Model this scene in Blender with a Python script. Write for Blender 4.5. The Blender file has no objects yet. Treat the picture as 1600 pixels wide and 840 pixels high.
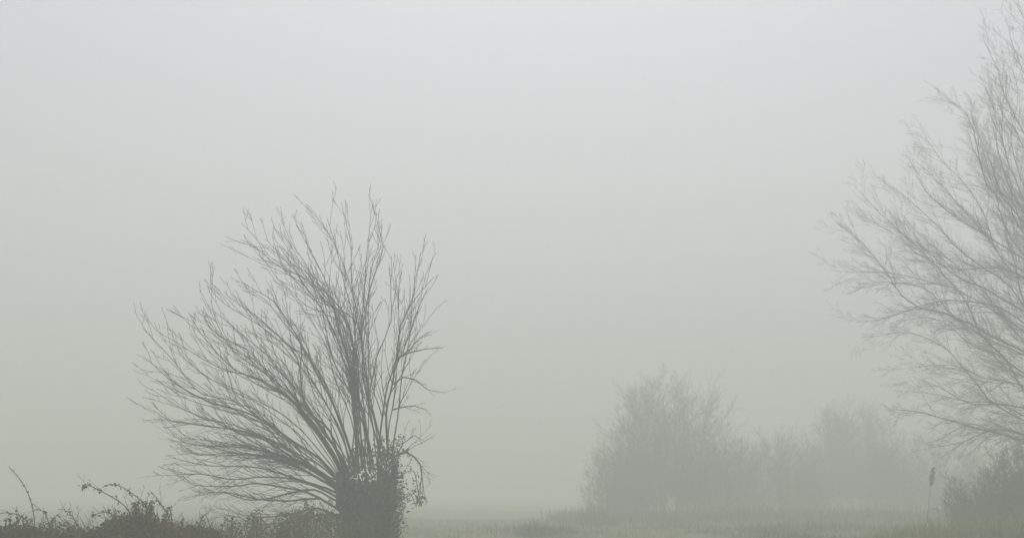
import bpy, math, random
from mathutils import Vector, Matrix, noise

C = bpy.context.scene.collection
scene = bpy.context.scene
RNG = random.Random(11)

# ------------------------------------------------------------------ camera
EYE = 1.6
FPX = 1931.0                      # focal length in photo pixels (photo 1600 x 840)
PITCH = math.atan(344 / FPX)
cam_d = bpy.data.cameras.new('camera')
cam = bpy.data.objects.new('camera', cam_d)
C.objects.link(cam)
cam_d.sensor_width = 36
cam_d.lens = 36 * FPX / 1600
cam.location = (0, 0, EYE)
cam.rotation_euler = (math.radians(90) + PITCH, 0, 0)
cam_d.clip_end = 5000
scene.camera = cam

# ------------------------------------------------------------------ sky, sun, exposure
SUN_EL, SUN_AZ = math.radians(59), math.radians(2)      # azimuth measured from +Y towards +X
w = bpy.data.worlds.new('World')
scene.world = w
w.use_nodes = True
nt = w.node_tree
nt.nodes.clear()
sky = nt.nodes.new('ShaderNodeTexSky')
sky.sky_type = 'NISHITA'
sky.sun_disc = False
sky.sun_elevation = SUN_EL
sky.sun_rotation = SUN_AZ
sky.air_density = 1.0
sky.dust_density = 4.0
hs = nt.nodes.new('ShaderNodeHueSaturation')
hs.inputs['Saturation'].default_value = 0.45
bg = nt.nodes.new('ShaderNodeBackground')
bg.inputs['Strength'].default_value = 0.10
out = nt.nodes.new('ShaderNodeOutputWorld')
nt.links.new(sky.outputs[0], hs.inputs['Color'])
nt.links.new(hs.outputs[0], bg.inputs['Color'])
nt.links.new(bg.outputs[0], out.inputs['Surface'])

sun_d = bpy.data.lights.new('sun', 'SUN')
sun_d.energy = 0.65
sun_d.angle = math.radians(25)
sun_d.color = (1.0, 0.94, 0.82)
sun = bpy.data.objects.new('sun', sun_d)
C.objects.link(sun)
sdir = Vector((math.sin(SUN_AZ) * math.cos(SUN_EL), math.cos(SUN_AZ) * math.cos(SUN_EL), math.sin(SUN_EL)))
sun.rotation_euler = sdir.to_track_quat('Z', 'Y').to_euler()
sun.location = sdir * 60

vs = scene.view_settings
vs.view_transform = 'Standard'
vs.look = 'None'
vs.gamma = 1
vs.use_curve_mapping = False
vs.exposure = 0.36
scene.render.engine = 'CYCLES'
scene.cycles.max_bounces = 10
scene.cycles.volume_bounces = 6
scene.cycles.use_denoising = True
scene.render.filter_size = 1.9

# haze
HAZE_DENSITY = 0.0182
HAZE_COLOR = (0.930, 0.971, 0.950, 1)
HAZE_ANISO = 0.26


# ------------------------------------------------------------------ helpers
def at(px, py, Y):
    """world point seen at photo pixel (px, py) at distance Y"""
    dx, dy = px - 800.0, 420.0 - py
    c, s = math.cos(PITCH), math.sin(PITCH)
    d = Vector((dx, FPX * c - dy * s, FPX * s + dy * c))
    return Vector((0, 0, EYE)) + d * (Y / d.y)


def tag(o, label=None, cat=None, group=None, kind=None):
    if label: o['label'] = label
    if cat: o['category'] = cat
    if group: o['group'] = group
    if kind: o['kind'] = kind
    return o


def empty(name, loc, label, cat, group=None):
    o = bpy.data.objects.new(name, None)
    o.empty_display_size = 0.3
    C.objects.link(o)
    o.location = loc
    return tag(o, label, cat, group)


class MB:
    """collects tubes and leaves in world space, links them as one mesh object"""
    def __init__(self):
        self.v, self.f = [], []

    def tube(self, P, R, n=4, rough=0.0, cap=False):
        v, f = self.v, self.f
        base = len(v)
        t = (P[1] - P[0]).normalized()
        u = t.orthogonal().normalized()
        m = len(P)
        for i in range(m):
            if 0 < i < m - 1: t2 = (P[i + 1] - P[i - 1])
            elif i == 0: t2 = P[1] - P[0]
            else: t2 = P[i] - P[i - 1]
            if t2.length < 1e-7: t2 = t
            t2 = t2.normalized()
            u = (u - t2 * u.dot(t2))
            u = u.normalized() if u.length > 1e-6 else t2.orthogonal().normalized()
            b = t2.cross(u)
            for k in range(n):
                a = 2 * math.pi * k / n
                r = R[i]
                if rough:
                    q = P[i] * 1.7 + Vector((math.cos(a), math.sin(a), 0)) * 1.3
                    r *= 1 + rough * noise.noise(q)
                v.append(P[i] + u * (math.cos(a) * r) + b * (math.sin(a) * r))
            t = t2
        for i in range(m - 1):
            o0, o1 = base + i * n, base + (i + 1) * n
            for k in range(n):
                k2 = (k + 1) % n
                f.append((o0 + k, o0 + k2, o1 + k2, o1 + k))
        if cap or n > 3:
            f.append(tuple(base + (m - 1) * n + k for k in range(n)))

    def leaf(self, p, d, nrm, L, W, fold=0.25):
        d = d.normalized()
        s = d.cross(nrm)
        s = s.normalized() if s.length > 1e-6 else d.orthogonal().normalized()
        up = s.cross(d)
        b = len(self.v)
        self.v += [p, p + d * L * 0.45 + s * W * 0.5 + up * W * fold, p + d * L, p + d * L * 0.45 - s * W * 0.5 + up * W * fold,
                   p + d * L * 0.5]
        self.f += [(b, b + 1, b + 4), (b + 1, b + 2, b + 4), (b + 2, b + 3, b + 4), (b + 3, b, b + 4)]

    def blade(self, p, tip, w, side):
        b = len(self.v)
        mid = p.lerp(tip, 0.55) + Vector((0, 0, 0.12 * (tip - p).length))
        self.v += [p - side * w, p + side * w, mid + side * w * 0.7, mid - side * w * 0.7, tip]
        self.f += [(b, b + 1, b + 2, b + 3), (b + 3, b + 2, b + 4)]

    def build(self, name, mat, parent=None, kind=None, smooth=True):
        org = parent.matrix_basis.translation.copy() if parent else Vector((0, 0, 0))
        if parent and parent.parent: org = parent.parent.matrix_basis.translation.copy()
        me = bpy.data.meshes.new(name)
        me.from_pydata([(p - org)[:] for p in self.v], [], self.f)
        me.materials.append(mat)
        if smooth: me.shade_smooth()
        me.update()
        o = bpy.data.objects.new(name, me)
        C.objects.link(o)
        if parent: o.parent = parent
        if kind: o['kind'] = kind
        return o


def rv(r=RNG):
    return Vector((r.gauss(0, 1), r.gauss(0, 1), r.gauss(0, 1))).normalized()


def polyline(ctrl, step):
    """Catmull-Rom through the control points, resampled about every step metres"""
    P = [ctrl[0] * 2 - ctrl[1]] + list(ctrl) + [ctrl[-1] * 2 - ctrl[-2]]
    res = []
    for i in range(1, len(P) - 2):
        a, b, c, d = P[i - 1], P[i], P[i + 1], P[i + 2]
        n = max(1, int((c - b).length / step))
        for k in range(n):
            t = k / n
            res.append(0.5 * (2 * b + (c - a) * t + (2 * a - 5 * b + 4 * c - d) * t * t + (3 * b - a - 3 * c + d) * t ** 3))
    res.append(ctrl[-1].copy())
    return res


def crook(P, amp, rnd):
    """slight kinks along a branch"""
    o = rv(rnd)
    for i in range(1, len(P)):
        q = P[i] * 1.1 + o * 20
        P[i] = P[i] + Vector((noise.noise(q), noise.noise(q + Vector((7, 0, 0))), noise.noise(q + Vector((0, 9, 0))))) * amp
    return P


def grow(start, d, L, bend, rnd, n=5, wob=0.12):
    """a shoot of length L that turns towards bend"""
    P = [start.copy()]
    d = d.normalized()
    for i in range(n):
        d = (d + bend * (0.9 / n) + rv(rnd) * wob).normalized()
        P.append(P[-1] + d * (L / n))
    return P


def sprout(mb, P, R, rnd, count, length, spread, bend, depth=1, t0=0.15, r_tip=0.003, sides=3, sub=(3, 0.45), keep=0.45, wob=0.12, thick=0.0035):
    """side shoots along the polyline P; deeper levels recurse"""
    m = len(P) - 1
    for k in range(count):
        t = t0 + (1 - t0) * (k + rnd.random()) / count
        t = min(t, 0.985)
        i = min(int(t * m), m - 1)
        fr = t * m - i
        p = P[i].lerp(P[i + 1], fr)
        r = R[i] + (R[i + 1] - R[i]) * fr
        tan = (P[i + 1] - P[i]).normalized()
        side = rv(rnd)
        side = (side - tan * side.dot(tan)).normalized()
        d = (tan + side * spread * rnd.uniform(0.6, 1.3)).normalized()
        L = length * rnd.uniform(0.55, 1.25) * (1.0 - keep * t)
        n = 5 if depth > 0 else 4
        Q = grow(p, d, L, bend, rnd, n, wob)
        r0 = min(r * 0.75, thick + 0.007 * L)
        RR = [max(r_tip, r0 * (1 - 0.8 * j / n)) for j in range(n + 1)]
        mb.tube(Q, RR, sides)
        if depth > 0:
            sprout(mb, Q, RR, rnd, max(1, int(sub[0] * L / length + 0.5)), L * sub[1], spread * 1.1, bend, depth - 1, 0.25, r_tip, 3, sub, keep, wob, thick)


# ------------------------------------------------------------------ materials
def new_mat(name):
    m = bpy.data.materials.new(name)
    m.use_nodes = True
    return m, m.node_tree, m.node_tree.nodes['Principled BSDF']


def noise_mat(name, cols, scale, rough=0.85, bump=0.0, detail=6, per_object=0.0, stretch=None):
    m, t, b = new_mat(name)
    N, L = t.nodes, t.links
    tc = N.new('ShaderNodeTexCoord')
    src = tc.outputs['Object']
    if stretch:
        mp = N.new('ShaderNodeMapping')
        mp.inputs['Scale'].default_value = stretch
        L.new(src, mp.inputs['Vector'])
        src = mp.outputs['Vector']
    n = N.new('ShaderNodeTexNoise')
    n.inputs['Scale'].default_value = scale
    n.inputs['Detail'].default_value = detail
    L.new(src, n.inputs['Vector'])
    r = N.new('ShaderNodeValToRGB')
    e = r.color_ramp.elements
    e[0].position, e[0].color = 0.3, (*cols[0], 1)
    e[1].position, e[1].color = 0.7, (*cols[-1], 1)
    for i, c in enumerate(cols[1:-1]):
        x = e.new(0.3 + 0.4 * (i + 1) / (len(cols) - 1))
        x.color = (*c, 1)
    L.new(n.outputs['Fac'], r.inputs['Fac'])
    L.new(r.outputs['Color'], b.inputs['Base Color'])
    b.inputs['Roughness'].default_value = rough
    if 'Specular IOR Level' in b.inputs: b.inputs['Specular IOR Level'].default_value = 0.25
    if bump:
        bp = N.new('ShaderNodeBump')
        bp.inputs['Strength'].default_value = bump
        bp.inputs['Distance'].default_value = 0.03
        L.new(n.outputs['Fac'], bp.inputs['Height'])
        L.new(bp.outputs['Normal'], b.inputs['Normal'])
    return m


BARK = noise_mat('willow_bark', [(0.035, 0.033, 0.027), (0.075, 0.072, 0.058), (0.055, 0.065, 0.045)], 5, 0.9, 0.6, stretch=(1, 1, 0.25))
TWIG = noise_mat('twig_bark', [(0.038, 0.039, 0.036), (0.066, 0.065, 0.06)], 3, 0.8)
FARTWIG = noise_mat('thicket_bark', [(0.045, 0.045, 0.036), (0.08, 0.076, 0.06)], 0.8, 0.9)
IVY = noise_mat('ivy_leaf', [(0.03, 0.036, 0.02), (0.06, 0.06, 0.035), (0.07, 0.06, 0.04)], 4, 0.5)
DRYLEAF = noise_mat('bramble_leaf', [(0.075, 0.055, 0.036), (0.17, 0.115, 0.075), (0.10, 0.10, 0.05), (0.15, 0.10, 0.065)], 3, 0.8)
CANE = noise_mat('bramble_cane', [(0.06, 0.045, 0.038), (0.12, 0.085, 0.07)], 4, 0.7)
STRAW = noise_mat('dry_grass_blade', [(0.19, 0.18, 0.10), (0.34, 0.31, 0.18), (0.24, 0.25, 0.12)], 0.9, 0.85)
SEED = noise_mat('seed_head', [(0.06, 0.05, 0.038), (0.11, 0.09, 0.065)], 12, 0.9)


def field_mat():
    m, t, b = new_mat('field_grass')
    N, L = t.nodes, t.links
    tc = N.new('ShaderNodeTexCoord')
    big = N.new('ShaderNodeTexNoise'); big.inputs['Scale'].default_value = 0.06; big.inputs['Detail'].default_value = 4
    fine = N.new('ShaderNodeTexNoise'); fine.inputs['Scale'].default_value = 2.5; fine.inputs['Detail'].default_value = 8
    L.new(tc.outputs['Object'], big.inputs['Vector']); L.new(tc.outputs['Object'], fine.inputs['Vector'])
    mx = N.new('ShaderNodeMix'); mx.data_type = 'FLOAT'; mx.inputs[0].default_value = 0.5
    L.new(big.outputs['Fac'], mx.inputs[2]); L.new(fine.outputs['Fac'], mx.inputs[3])
    r = N.new('ShaderNodeValToRGB'); e = r.color_ramp.elements
    e[0].position, e[0].color = 0.35, (0.14, 0.145, 0.075, 1)
    e[1].position, e[1].color = 0.65, (0.29, 0.27, 0.16, 1)
    x = e.new(0.5); x.color = (0.21, 0.21, 0.11, 1)
    L.new(mx.outputs[0], r.inputs['Fac']); L.new(r.outputs['Color'], b.inputs['Base Color'])
    b.inputs['Roughness'].default_value = 0.95
    bp = N.new('ShaderNodeBump'); bp.inputs['Strength'].default_value = 0.7; bp.inputs['Distance'].default_value = 0.08
    L.new(fine.outputs['Fac'], bp.inputs['Height']); L.new(bp.outputs['Normal'], b.inputs['Normal'])
    return m


# ------------------------------------------------------------------ ground
def ground_z(x, y):
    q = Vector((x * 0.06, y * 0.06, 0.3))
    z = 0.16 * noise.noise(q) + 0.05 * noise.noise(q * 5)
    # low bank under the right hand trees
    u = math.hypot((x - 12.5) / 5.5, (y - 31) / 9)
    if u < 1: z += 0.55 * (1 - u * u) ** 2
    fade = min(1.0, max(0.0, (math.hypot(x, y) - 2) / 6))
    return z * fade


def build_ground():
    me = bpy.data.meshes.new('ground')
    xs = sorted(set([-600, -400, -250, -160, -110, -80, -60, -48] + [i * 1.0 for i in range(-40, 41)] + [48, 60, 80, 110, 160, 250, 400, 600]))
    ys = sorted(set([-600, -350, -200, -100, -50, -25, -12, -6] + [i * 1.0 for i in range(0, 91)] + [100, 115, 135, 160, 200, 260, 350, 470, 600]))
    V = [(x, y, ground_z(x, y)) for y in ys for x in xs]
    n = len(xs)
    F = [(j * n + i, j * n + i + 1, (j + 1) * n + i + 1, (j + 1) * n + i) for j in range(len(ys) - 1) for i in range(n - 1)]
    me.from_pydata(V, [], F)
    me.materials.append(field_mat())
    me.shade_smooth()
    o = bpy.data.objects.new('ground', me)
    C.objects.link(o)
    o['kind'] = 'structure'
    return o


build_ground()


# ------------------------------------------------------------------ the pollarded tree
TY = 25.0
pol_base = at(580, 887, TY); pol_base.z = ground_z(pol_base.x, pol_base.y)
pol = empty('bare_tree', pol_base, 'bare pollarded tree with an ivy clad stump and a fan of long upswept shoots', 'tree')

MAIN = [  # pixel paths of the shoots one can follow, from the stump outwards
    [(604, 730), (592, 677), (573, 600), (566, 544), (567, 480), (571, 423), (578, 341), (582, 318)],
    [(606, 720), (604, 646), (610, 612), (619, 555), (625, 509), (640, 480), (662, 452), (677, 433)],
    [(596, 725), (578, 640), (587, 559), (599, 530), (609, 501), (609, 423), (610, 398)],
    [(606, 720), (612, 640), (620, 560), (624, 500), (627, 423)],
    [(612, 722), (622, 650), (630, 570), (642, 500), (648, 437), (656, 396)],
    [(560, 735), (559, 640), (560, 560), (545, 500), (537, 487), (501, 437), (430, 401), (409, 373), (378, 348)],
    [(552, 740), (548, 640), (540, 560), (537, 508), (510, 490), (476, 473), (440, 432), (419, 412), (398, 384)],
    [(545, 745), (524, 708), (506, 673), (465, 629), (451, 559), (430, 530), (401, 498), (380, 480)],
    [(540, 750), (500, 690), (455, 629), (414, 598), (352, 567), (308, 519), (295, 488)],
    [(535, 755), (506, 732), (465, 697), (421, 660), (372, 629), (324, 618), (280, 569), (222, 512)],
    [(532, 775), (500, 742), (448, 718), (400, 701), (345, 699), (293, 694), (266, 675)],
    [(532, 795), (479, 766), (400, 752), (352, 755), (297, 752), (272, 742)],
    [(530, 760), (478, 728), (420, 690), (360, 655), (300, 640), (235, 605)],
    [(575, 730), (566, 640), (552, 560), (536, 480), (520, 420), (508, 376), (483, 326)],
    [(580, 730), (570, 640), (566, 560), (562, 470), (558, 380), (545, 345), (533, 316)],
    [(570, 735), (556, 640), (545, 560), (530, 480), (500, 437), (476, 412), (451, 373), (436, 345)],
    [(578, 730), (568, 620), (556, 520), (540, 440), (523, 373), (510, 340)],
    [(556, 740), (530, 670), (500, 610), (460, 560), (420, 520), (351, 475), (326, 448)],
    [(545, 745), (508, 680), (470, 620), (430, 570), (395, 535), (350, 520), (318, 500)],
    [(538, 752), (500, 700), (450, 650), (390, 610), (330, 585), (275, 545), (246, 520)],
    [(535, 756), (490, 712), (430, 672), (375, 640), (310, 618), (255, 585), (230, 560)],
    [(560, 738), (536, 650), (506, 580), (476, 530), (440, 480), (406, 455), (382, 440)],
    [(566, 735), (545, 640), (520, 560), (490, 500), (460, 455), (430, 430), (405, 410)],
    [(590, 728), (580, 640), (577, 560), (576, 480), (584, 410), (596, 350)],
    [(600, 725), (598, 640), (596, 570), (600, 500), (596, 440), (600, 380)],
    [(612, 640), (647, 634), (668, 640)],
    [(614, 600), (632, 592), (650, 596), (668, 610), (692, 613)],
    [(620, 560), (640, 550), (665, 546), (694, 545)],
    [(622, 560), (640, 546), (656, 531), (672, 520)],
    [(610, 715), (640, 700), (662, 720), (660, 752), (652, 778)],
    [(612, 720), (632, 690), (650, 680), (664, 690)],
    [(534, 800), (500, 782), (450, 790), (400, 785), (350, 772), (310, 770)],
    [(534, 810), (490, 800), (450, 812), (400, 815), (362, 800)],
    [(530, 772), (490, 752), (440, 738), (380, 730), (320, 724), (268, 715)],
    [(532, 780), (480, 752), (425, 742), (365, 745), (300, 735), (262, 740)],
    [(532, 785), (490, 764), (440, 768), (390, 775), (340, 765), (300, 775)],
    [(536, 770), (485, 735), (420, 712), (350, 710), (300, 706), (280, 690)],
    [(534, 805), (500, 795), (455, 800), (410, 806), (380, 800), (340, 806)],
    [(590, 730), (590, 660), (600, 600), (628, 530), (650, 480), (668, 450)],
    [(572, 738), (566, 660), (540, 600), (515, 545), (498, 470), (470, 420), (455, 398)],
    [(548, 744), (520, 690), (480, 640), (440, 600), (400, 570), (360, 540), (335, 500), (330, 470)],
    [(584, 735), (556, 600), (530, 520), (512, 450), (490, 400), (462, 350)],
    [(536, 765), (470, 715), (410, 675), (340, 660), (280, 655), (240, 640)],
]
rt = random.Random(5)


def along(path, t):
    x = t * (len(path) - 1)
    i = min(int(x), len(path) - 2)
    f = x - i
    return tuple(path[i][j] * (1 - f) + path[i + 1][j] * f for j in (0, 1))


# shoots between the traced ones: each blends two neighbours
fan = [p for p in MAIN if p[0][1] >= 715 and len(p) > 5]
fan.sort(key=lambda p: math.atan2(p[-1][1] - 740, p[-1][0] - 575))
NMAIN = len(MAIN)
for k in range(30):
    x = (k + rt.random()) / 30 * 0.55 * (len(fan) - 1)
    i = int(x)
    a, b, f, sc = fan[i], fan[i + 1], x - i, rt.uniform(0.66, 0.97)
    dx, dy = rt.gauss(0, 13), rt.gauss(0, 10)
    MAIN.append([tuple(along(a, sc * q / 6)[e] * (1 - f) + along(b, sc * q / 6)[e] * f + (dx, dy)[e] * q / 6 + rt.gauss(0, 2.5) for e in (0, 1)) for q in range(7)])
for k, path in enumerate(MAIN):
    small = path[0][1] < 690 or len(path) < 5
    depth = rt.uniform(-1, 1) * (0.6 if small else 2.4)
    m = len(path) - 1
    y0 = TY + rt.uniform(-0.3, 0.3)
    if k < 5: depth *= 0.15
    if k < 5 or small: y0 = TY
    ox, oy = rt.gauss(0, 11), rt.gauss(0, 8)
    if k >= NMAIN or k < 5 or small: ox = oy = 0
    ctrl = [at(px + ox * math.sin(math.pi * i / m), py + oy * math.sin(math.pi * i / m), y0 + depth * (i / m) ** 1.2) for i, (px, py) in enumerate(path)]
    P = crook(polyline(ctrl, 0.22), rt.uniform(0.03, 0.085), rt)
    low = path[-1][1] > 640
    r0 = 0.014 if small else (0.022 if low else (rt.uniform(0.008, 0.017) if k >= NMAIN or (430 < path[-1][0] < 612 and path[-1][1] < 425 and k > 0) else rt.uniform(0.011, 0.028)))
    L = len(P)
    R = [r0 * (1 - i / (L - 1)) ** 0.9 * 0.92 + 0.004 for i in range(L)]
    mb = MB(); mb.tube(P, R, 6, 0.12)
    br = mb.build('branch', BARK, pol)
    tw = MB()
    ln = sum((P[i + 1] - P[i]).length for i in range(L - 1))
    if small:
        sprout(tw, P, R, rt, 5, 0.45, 0.5, Vector((0, 0, 0.25)), 1)
    elif low:
        sprout(tw, P, R, rt, int(ln * 7.5), 0.8, 0.5, Vector((-0.25, 0, 0.12)), 1, 0.15, sub=(3, 0.5), wob=0.16)
    else:
        d = (P[-1] - P[L // 2]).normalized()
        sprout(tw, P, R, rt, int(ln * (2.9 if k < NMAIN else 2.2)), 1.15, 0.5, d * 0.2 + Vector((0, 0, 0.30)), 1, 0.2, r_tip=0.0042, sub=(3, 0.55), wob=0.16, thick=0.006)
    tw.build('twigs', TWIG, br, 'stuff')

# stump: a thick leaning bole with a knuckled head
mb = MB()
cx = [(580, 905), (577, 870), (576, 830), (575, 800), (575, 780), (575, 764)]
P = polyline([at(x, y, TY) for x, y in cx], 0.12)
P[0].z = min(P[0].z, pol_base.z - 0.1)
R = [0.50 + 0.10 * (1 - i / (len(P) - 1)) ** 2 - 0.05 * math.sin(i / (len(P) - 1) * math.pi) for i in range(len(P))]
R[-1] *= 0.72; R[-2] *= 0.9
mb.tube(P, R, 18, 0.42, True)
for a in range(9):     # knuckles the shoots spring from
    px = 535 + a * 9.5
    b0 = at(px, 790, TY + rt.uniform(-0.35, 0.35))
    mb.tube([b0, b0.lerp(at(px + (px - 575) * 0.1, 755, TY), 0.6), at(px + (px - 575) * 0.15, 738 + rt.uniform(-18, 14), TY + rt.uniform(-0.3, 0.3))], [0.14, 0.10, 0.05], 7, 0.2, True)
mb.build('trunk', BARK, pol)

iv = MB(); ri = random.Random(3)
for k in range(7600):
    t = ri.random()
    py = 905 - t * (905 - 685)
    rad = (0.54 if t < 0.7 else 0.54 - (t - 0.7) * 0.5) * ri.uniform(0.84, 1.1 + 0.22 * ri.random() ** 3)
    if ri.random() < (t - 0.55) * 2.1: continue
    a = ri.uniform(0, 2 * math.pi)
    c = at(576 + max(0, t - 0.6) * 45, py, TY)
    bulge = 1 + 0.34 * noise.noise(Vector((math.cos(a) * 1.2, math.sin(a) * 1.2, c.z * 1.1 + 3)))
    p = c + Vector((math.cos(a) * rad * bulge, math.sin(a) * rad * bulge, 0))
    nrm = Vector((math.cos(a), math.sin(a), 0.4))
    iv.leaf(p, (nrm * 0.5 + rv(ri) * 0.8 + Vector((0, 0, -0.6))), nrm, ri.uniform(0.04, 0.10), ri.uniform(0.03, 0.075))
# leafy runners that reach up and out at the right of the head
for path in [[(612, 740), (628, 705), (640, 712)], [(606, 735), (622, 690), (628, 685)], [(620, 745), (645, 735), (652, 760), (656, 782)], [(600, 720), (612, 690)],
             [(590, 720), (598, 680)], [(624, 780), (640, 770), (650, 790)], [(560, 735), (552, 700)], [(540, 750), (532, 715)], [(575, 730), (570, 690)]]:
    ctrl = [at(x, y, TY + ri.uniform(-0.3, 0.3)) for x, y in path]
    Q = polyline(ctrl, 0.06)
    iv.tube(Q, [0.01] * len(Q), 3)
    for p in Q:
        for j in range(3):
            iv.leaf(p + rv(ri) * 0.08, rv(ri) + Vector((0, 0, -0.5)), rv(ri), ri.uniform(0.03, 0.075), ri.uniform(0.025, 0.05))
c = at(655, 776, TY)
for j in range(14): iv.leaf(c + rv(ri) * 0.07, Vector((0.3, 0, -1)) + rv(ri) * 0.4, rv(ri), 0.1, 0.05)
iv.build('ivy', IVY, pol, 'stuff')


# ------------------------------------------------------------------ the tall tree at the right
RY = 40.0
big_base = at(1700, 764, RY); big_base.z = ground_z(big_base.x, big_base.y)
big = empty('bare_tree', big_base, 'tall bare tree reaching in from the side with fine drooping and upswept branches', 'tree')
trunk_px = [(1700, 864), (1698, 760), (1690, 640), (1684, 520), (1690, 400), (1700, 270), (1714, 180), (1720, 80), (1728, -10)]
TP = polyline([at(x, y, RY) for x, y in trunk_px], 0.4)
TP[0].z = big_base.z - 0.2
TR = [0.34 * (1 - i / (len(TP) - 1)) ** 0.7 + 0.02 for i in range(len(TP))]
TR[0] *= 1.5
mb = MB(); mb.tube(TP, TR, 14, 0.15)
mb.build('trunk', BARK, big)

BIG = [
    [(1684, 520), (1640, 470), (1600, 425), (1558, 396), (1537, 333), (1496, 275), (1471, 250), (1445, 215)],
    [(1685, 480), (1640, 400), (1600, 350), (1560, 300), (1543, 293), (1521, 207), (1500, 165), (1482, 160)],
    [(1690, 640), (1640, 610), (1600, 583), (1542, 533), (1500, 458), (1425, 379), (1367, 325), (1345, 300)],
    [(1687, 580), (1630, 540), (1560, 490), (1500, 455), (1408, 429), (1325, 425), (1300, 420)],
    [(1688, 600), (1620, 560), (1540, 520), (1480, 490), (1420, 470), (1362, 396), (1308, 348)],
    [(1692, 680), (1640, 665), (1597, 655), (1550, 627), (1510, 580), (1470, 540), (1420, 520), (1360, 525)],
    [(1694, 720), (1640, 705), (1597, 687), (1517, 667), (1440, 645), (1400, 640)],
    [(1694, 740), (1650, 710), (1600, 680), (1560, 670), (1500, 690), (1450, 700)],
    [(1690, 400), (1650, 320), (1610, 230), (1570, 150), (1557, 107), (1536, 64)],
    [(1694, 340), (1650, 250), (1615, 150), (1590, 90), (1575, 45)],
    [(1686, 440), (1630, 370), (1585, 310), (1560, 240), (1555, 180), (1540, 140)],
    [(1684, 530), (1620, 500), (1570, 440), (1510, 400), (1460, 350), (1420, 310), (1390, 290)],
    [(1688, 560), (1620, 520), (1560, 480), (1490, 470), (1430, 480), (1370, 500), (1335, 505)],
    [(1692, 660), (1640, 620), (1590, 600), (1540, 590), (1480, 570), (1430, 575)],
    [(1690, 620), (1630, 570), (1570, 540), (1510, 510), (1450, 455), (1395, 440), (1340, 445)],
    [(1684, 500), (1640, 440), (1590, 400), (1530, 360), (1480, 330), (1440, 290), (1425, 255)],
    [(1700, 280), (1660, 190), (1620, 90), (1604, 40), (1592, 5)],
    [(1705, 240), (1690, 150), (1665, 70), (1645, 10)],
    [(1690, 640), (1650, 560), (1610, 500), (1590, 430), (1570, 350), (1560, 290)],
    [(1693, 690), (1645, 640), (1600, 610), (1570, 560), (1520, 540), (1470, 500), (1400, 500)],
    [(1686, 450), (1640, 350), (1600, 290), (1580, 220), (1590, 150), (1580, 100)],
    [(1684, 520), (1630, 455), (1570, 420), (1500, 420), (1440, 400), (1390, 360), (1350, 340)],
    # the far side of the crown, outside the picture
    [(1690, 600), (1760, 520), (1850, 460), (1950, 420)],
    [(1686, 500), (1760, 400), (1840, 300), (1920, 240)],
    [(1694, 380), (1760, 250), (1830, 130), (1860, 60)],
    [(1692, 660), (1780, 610), (1880, 590), (1980, 600)],
    [(1705, 240), (1750, 120), (1790, 50), (1800, 0)],
]
rb = random.Random(21)
lf_side = [p for p in BIG if p[-1][0] < 1660]
lf_side.sort(key=lambda p: math.atan2(p[-1][1] - 500, p[-1][0] - 1750) % (2 * math.pi))
for k in range(12):
    i = rb.randrange(len(lf_side) - 1)
    a, b, f, sc = lf_side[i], lf_side[i + 1], rb.uniform(0.25, 0.75), rb.uniform(0.7, 0.98)
    BIG.append([tuple(along(a, q / 6 * sc)[e] * (1 - f) + along(b, q / 6 * sc)[e] * f + rb.gauss(0, 6) for e in (0, 1)) for q in range(7)])
for k, path in enumerate(BIG):
    m = len(path) - 1
    depth = rb.uniform(-1, 1) * 3.2
    ctrl = [at(px, py, RY + depth * (i / m) ** 1.1) for i, (px, py) in enumerate(path)]
    P = crook(polyline(ctrl, 0.3), 0.06, rb)
    L = len(P)
    r0 = rb.uniform(0.016, 0.037)
    R = [r0 * (1 - i / (L - 1)) ** 0.95 + 0.005 for i in range(L)]
    mb = MB(); mb.tube(P, R, 6, 0.1)
    br = mb.build('branch', BARK, big)
    tw = MB()
    ln = sum((P[i + 1] - P[i]).length for i in range(L - 1))
    droop = path[-1][1] > 480
    if path[-1][0] > 1700:
        sprout(tw, P, R, rb, int(ln * 2.5), 1.7, 0.5, Vector((0.2, 0, 0.2)), 1, 0.2, sub=(5, 0.5))
    else:
        sprout(tw, P, R, rb, int(ln * 4.8), 1.6, 0.62, Vector((-0.25, 0, -0.05 if droop else 0.3)), 2, 0.15, r_tip=0.0022, sub=(7, 0.55), wob=0.18, thick=0.0022)
    tw.build('twigs', TWIG, br, 'stuff')


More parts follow.
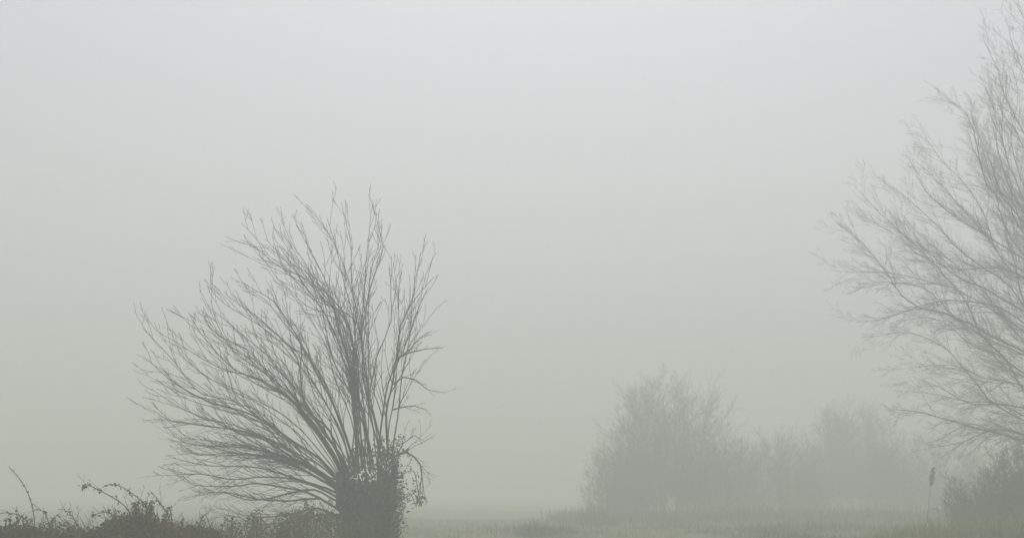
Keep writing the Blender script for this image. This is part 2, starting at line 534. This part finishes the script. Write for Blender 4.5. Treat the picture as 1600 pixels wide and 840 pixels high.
# ------------------------------------------------------------------ bare shrubs fading away in the fog
def shrub(px, top, half, base, Y, label, seed, stems=26, twig=1.0, group='bare shrubs along the far side of the field', lean=0.0):
    r = random.Random(seed)
    c = at(px, base, Y); c.z = ground_z(c.x, c.y)
    H = (at(px, top, Y).z - c.z)
    W = half / FPX * Y
    o = empty('bare_shrub', c, label, 'shrub', group)
    tw = MB()
    for k in range(stems):
        a = r.uniform(0, 2 * math.pi)
        q = math.sqrt(r.random())
        h = H * math.sqrt(max(0.08, 1 - q ** 3.2 * 0.9)) * (r.uniform(0.84, 0.97) if r.random() < 0.75 else r.uniform(0.3, 0.7))
        ex, ey = math.cos(a) * q * W, math.sin(a) * q * W
        f = 0.55 + 0.35 * r.random()
        b = c + Vector((ex * f, ey * f, -0.1))
        b.z = ground_z(b.x, b.y) - 0.1
        e = c + Vector((ex * 0.97 + lean * h, ey * 0.97, h))
        P = crook(polyline([b, b.lerp(e, 0.35) + Vector((ex * 0.06, ey * 0.06, 0)), b.lerp(e, 0.7) + Vector((r.gauss(0, .12), r.gauss(0, .12), 0)), e], 0.45), 0.14, r)
        L = len(P)
        r0 = r.uniform(0.012, 0.034)
        R = [r0 * (1 - i / (L - 1)) ** 0.8 + 0.004 for i in range(L)]
        mb = MB(); mb.tube(P, R, 5)
        mb.build('stem', FARTWIG, o)
        sprout(tw, P, R, r, int(27 * twig), H * 0.22, 0.7, Vector((ex * 0.1 / max(W, .1), 0, 0.3)), 2, 0.0, r_tip=0.0045, sub=(5, 0.6), keep=0.15, wob=0.2)
    tw.build('twigs', FARTWIG, o, 'stuff')
    return o


shrub(1050, 607, 112, 810, 72, 'tall rounded bare shrub, clearest of the shrubs across the foggy field', 1, 66, 0.95)
shrub(958, 715, 48, 811, 69, 'small low shrub at the left foot of the tall rounded shrub', 2, 24, 0.9)
shrub(1210, 682, 88, 809, 80, 'lower bare shrub between the tall rounded shrub and the domed faint one', 3, 52, 1.1)
shrub(1335, 645, 88, 807, 90, 'faint domed shrub, palest crown in the row across the field', 4, 64, 1.2)
shrub(1455, 688, 100, 808, 82, 'wide low thicket between the faint domed shrub and the tall side tree', 5, 56, 1.1)
shrub(1595, 695, 72, 850, 40, 'dark dense shrub at the foot of the tall side tree', 6, 44, 0.75, 'shrubs under the tall tree')
shrub(1528, 748, 44, 850, 42, 'smaller shrub leaning out from the dark dense shrub by the tall tree', 7, 22, 0.6, 'shrubs under the tall tree', -0.15)

# ------------------------------------------------------------------ brambles in front
def bramble(px, top, half, Y, label, seed, canes=14, leaves=900, paths=()):
    r = random.Random(seed)
    c = at(px, 800, Y); c.z = ground_z(c.x, c.y)
    H = at(px, top, Y).z - c.z
    W = half / FPX * Y
    o = empty('bramble_bush', c, label, 'bramble', 'brambles in the near thicket')
    lf = MB()
    lines = []
    for pth in paths:
        lines.append([at(x, y, Y + (r.uniform(-0.2, 0.2) if i else 0)) for i, (x, y) in enumerate(pth)])
    for k in range(canes):
        a = r.uniform(0, 2 * math.pi); s = r.uniform(0.4, 1.0)
        b = c + Vector((r.uniform(-0.4, 0.4) * W, r.uniform(-0.4, 0.4) * W, -0.05))
        h = H * r.uniform(0.7, 1.0)
        m_ = b + Vector((math.cos(a) * W * s * 0.45, math.sin(a) * W * s * 0.45, h))
        e = b + Vector((math.cos(a) * W * s, math.sin(a) * W * s, h * r.uniform(0.35, 0.8)))
        lines.append([b, b.lerp(m_, 0.6) + Vector((0, 0, 0.12 * h)), m_, e])
    for ctrl in lines:
        P = crook(polyline(ctrl, 0.08), 0.03, r)
        L = len(P)
        R = [0.010 * (1 - 0.65 * i / L) for i in range(L)]
        mb = MB(); mb.tube(P, R, 5)
        mb.build('cane', CANE, o)
        for i in range(2, L):
            if r.random() < 0.75:
                for j in range(r.randint(1, 4)):
                    p = P[i] + rv(r) * 0.03
                    lf.leaf(p, rv(r) + Vector((0, 0, -0.5)), rv(r) + Vector((0, 0, 0.6)), r.uniform(0.03, 0.07), r.uniform(0.02, 0.045), 0.35)
        sprout(lf, P, R, r, 6, 0.35, 0.8, Vector((0, 0, 0.1)), 1, 0.2, r_tip=0.002)
    for k in range(leaves):
        a = r.uniform(0, 2 * math.pi); s = math.sqrt(r.random())
        h = H * (0.84 - 0.22 * s * s) * r.random() ** 0.32
        p = c + Vector((math.cos(a) * s * W, math.sin(a) * s * W, h)) + rv(r) * 0.05
        lf.leaf(p, rv(r), rv(r) + Vector((0, 0, 0.7)), r.uniform(0.04, 0.08), r.uniform(0.03, 0.055), 0.3)
        if k % 3 == 0:
            q = grow(p - Vector((0, 0, 0.15)), Vector((r.uniform(-1, 1), r.uniform(-1, 1), 0.8)), r.uniform(0.2, 0.45), Vector((0, 0, -0.1)), r, 4, 0.25)
            lf.tube(q, [0.004, 0.0035, 0.003, 0.0025, 0.002], 3)
    lf.build('leaves', DRYLEAF, o, 'stuff')
    return o


bramble(215, 775, 85, 17.0, 'bramble bush whose tallest brown canes arch over above the near thicket', 41, 16, 5200,
        [[(262, 900), (250, 835), (232, 795), (205, 770), (180, 757), (160, 760)], [(285, 890), (272, 830), (262, 800), (245, 775), (238, 770)],
         [(225, 880), (215, 830), (195, 790), (165, 770), (134, 757), (128, 762)], [(190, 880), (185, 820), (170, 800), (140, 805)]])
bramble(20, 795, 95, 16.5, 'leafy low bramble bush at the outermost end of the near thicket', 42, 16, 4600,
        [[(70, 900), (55, 840), (35, 808), (5, 800), (-20, 806)]])
bramble(118, 805, 75, 17.5, 'low bramble tangle in the dip between two taller bramble bushes', 43, 14, 4200, [[(140, 900), (130, 840), (108, 800), (92, 795)], [(90, 900), (80, 840), (72, 800), (58, 796)]])
bramble(310, 800, 65, 18.0, 'low bramble bush between the arching canes and the drooping shoots of the pollard', 44, 14, 3600, [[(300, 900), (305, 840), (318, 805), (328, 798)]])
bramble(400, 790, 85, 20.0, 'thin tangled bramble under the drooping lower shoots of the pollarded tree', 45, 18, 650)
bramble(490, 772, 55, 23.5, 'thin bramble close against the ivy clad stump', 46, 18, 800)

# leaning dead stem above the brambles
b = at(62, 900, 16.0)
b.z = ground_z(b.x, b.y)
st = empty('dead_stem', b, 'thin dead weed stem leaning over the low leafy brambles', 'plant')
P = polyline([b, at(55, 830, 16.0), at(48, 782, 16.0), at(34, 752, 16.0), at(15, 730, 16.0)], 0.08)
mb = MB(); mb.tube(P, [0.009 - 0.005 * i / len(P) for i in range(len(P))], 5); mb.build('stem', CANE, st)
mb = MB(); rr = random.Random(9)
for i in range(len(P) // 2, len(P)):
    for j in range(2): mb.leaf(P[i] + rv(rr) * 0.01, (P[i] - P[i - 1]) + rv(rr) * 0.05, rv(rr), rr.uniform(0.03, 0.06), 0.014)
mb.build('leaves', DRYLEAF, st, 'stuff')


# reeds by the right hand field edge
def reed(px0, px1, top, Y, label):
    b = at(px0, 820, Y); b.z = ground_z(b.x, b.y)
    o = empty('reed', b, label, 'reed')
    r = random.Random(int(px0))
    tip = at(px1, top, Y)
    P = polyline([b, b.lerp(tip, 0.5) + Vector((-0.03, 0, 0)), tip], 0.12)
    mb = MB(); mb.tube(P, [0.007 - 0.003 * i / len(P) for i in range(len(P))], 5); mb.build('stalk', CANE, o)
    mb = MB()
    d = (P[-1] - P[-2]).normalized()
    hl = 0.54
    for k in range(190):
        t = r.random()
        rad = 0.075 * math.sin(math.pi * min(1, 0.08 + t * 0.95)) ** 0.7
        p = tip - d * hl * t + rv(r) * rad
        mb.leaf(p, d * 0.8 + rv(r) * 0.4, rv(r), r.uniform(0.05, 0.1), 0.022)
    mb.build('seed_head', SEED, o, 'stuff')
    mb = MB()
    for k in range(4):
        p = P[1 + k * 2 % len(P)]
        e = p + Vector((r.choice((-1, 1)) * r.uniform(0.25, 0.5), r.uniform(-.2, .2), r.uniform(0.1, 0.4)))
        mb.blade(p, e, 0.012, Vector((0, 1, 0)))
    mb.build('leaf', STRAW, o, 'stuff')


reed(1446, 1458, 732, 37, 'dark feathery reed head standing alone before the hazy low thicket')

# ------------------------------------------------------------------ grass
def grass(name, spots, mat, hmin, hmax, wid, n_per, seed, spread=0.18):
    r = random.Random(seed)
    mb = MB()
    for (x, y, s) in spots:
        z = ground_z(x, y)
        for k in range(n_per):
            a = r.uniform(0, 2 * math.pi)
            p = Vector((x + r.gauss(0, spread), y + r.gauss(0, spread), z - 0.02))
            h = r.uniform(hmin, hmax) * s
            tip = p + Vector((math.cos(a) * h * 0.5, math.sin(a) * h * 0.5, h))
            mb.blade(p, tip, wid, Vector((-math.sin(a), math.cos(a), 0)))
    o = mb.build(name, mat, None, 'stuff', False)
    return o


rg = random.Random(77)
spots = []
for k in range(7600):
    y = 24 + 44 * rg.random() ** 1.1
    x = rg.uniform(-0.30, 0.45) * y
    spots.append((x, y, rg.uniform(0.5, 1.2) * (1 + 0.5 * noise.noise(Vector((x * 0.3, y * 0.3, 0))))))
g = grass('grass', spots, STRAW, 0.10, 0.26, 0.006, 9, 1, 0.22)
tag(g, 'short dry olive grass covering the foggy field', 'grass')
spots = []
for k in range(700):
    x = rg.uniform(8.5, 15.5); y = rg.uniform(26, 31)
    spots.append((x, y, rg.uniform(0.5, 1.1)))
g = grass('tall_grass', spots, STRAW, 0.35, 0.8, 0.008, 14, 2, 0.2)
tag(g, 'long rough grass on the low bank beside the tall side tree', 'grass')


spots = []
for k in range(1500):
    x = rg.uniform(2.0, 30.0)
    y = 62 + rg.gauss(0, 3.0) + 0.15 * x
    q = noise.noise(Vector((x * 0.35, y * 0.2, 4)))
    if q > -0.25: spots.append((x, y, 0.55 + 0.8 * max(0, q) + rg.uniform(0, 0.3)))
g = grass('rough_growth', spots, DRYLEAF, 0.3, 1.0, 0.010, 12, 5, 0.3)
tag(g, 'dead weeds and rough growth round the feet of the hazy shrubs', 'weeds')
spots = []
for k in range(900):
    x = rg.uniform(-2, 16); y = rg.uniform(34, 52)
    q = noise.noise(Vector((x * 0.3, y * 0.16, 9)))
    if q > (0.05 if x < 5 else -0.12): spots.append((x, y, 0.5 + q + rg.uniform(0, 0.3)))
g = grass('weeds', spots, DRYLEAF, 0.15, 0.42, 0.009, 14, 6, 0.3)
tag(g, 'patches of brown weeds scattered through the field grass', 'weeds')


def tussock(px, py, Y, label, seed, n=160, h=0.5, wide=0.3):
    r = random.Random(seed)
    p0 = at(px, py, Y); p0.z = ground_z(p0.x, p0.y)
    mb = MB()
    for k in range(n):
        a = r.uniform(0, 2 * math.pi); s = math.sqrt(r.random())
        p = Vector((math.cos(a) * wide * s, math.sin(a) * wide * s, -0.03))
        L = h * r.uniform(0.45, 1.1) * (1.15 - 0.75 * s * s)
        mb.blade(p, p + Vector((math.cos(a) * L * 0.8 * s, math.sin(a) * L * 0.8 * s, L)) + rv(r) * 0.06, 0.008, Vector((-math.sin(a), math.cos(a), 0)))
    o = mb.build('grass_tussock', DRYLEAF, None, None, False)
    o.location = p0
    tag(o, label, 'tussock', 'grass tussocks on the field')


tussock(838, 832, 43, 'broad dark grass tussock lying alone in the open field', 1, 700, 0.62, 0.75)
tussock(935, 822, 56, 'wide grass tussock against the small low shrub', 2, 800, 0.9, 1.1)
tussock(880, 838, 45, 'low grass tussock between the broad dark tussock and the wide one by the shrub', 3, 400, 0.4, 0.6)

# ------------------------------------------------------------------ fog
me = bpy.data.meshes.new('haze')
S, Z0, Z1 = 640, -1.8, 19.3
me.from_pydata([(x, y, z) for z in (Z0, Z1) for y in (-S, S) for x in (-S, S)], [],
               [(0, 2, 3, 1), (4, 5, 7, 6), (0, 1, 5, 4), (2, 6, 7, 3), (0, 4, 6, 2), (1, 3, 7, 5)])
hm = bpy.data.materials.new('haze')
hm.use_nodes = True
t = hm.node_tree
t.nodes.clear()
pv = t.nodes.new('ShaderNodeVolumePrincipled')
pv.inputs['Color'].default_value = HAZE_COLOR
pv.inputs['Density'].default_value = HAZE_DENSITY
pv.inputs['Anisotropy'].default_value = HAZE_ANISO
o = t.nodes.new('ShaderNodeOutputMaterial')
t.links.new(pv.outputs[0], o.inputs['Volume'])
me.materials.append(hm)
hz = bpy.data.objects.new('haze', me)
C.objects.link(hz)
hz['kind'] = 'stuff'
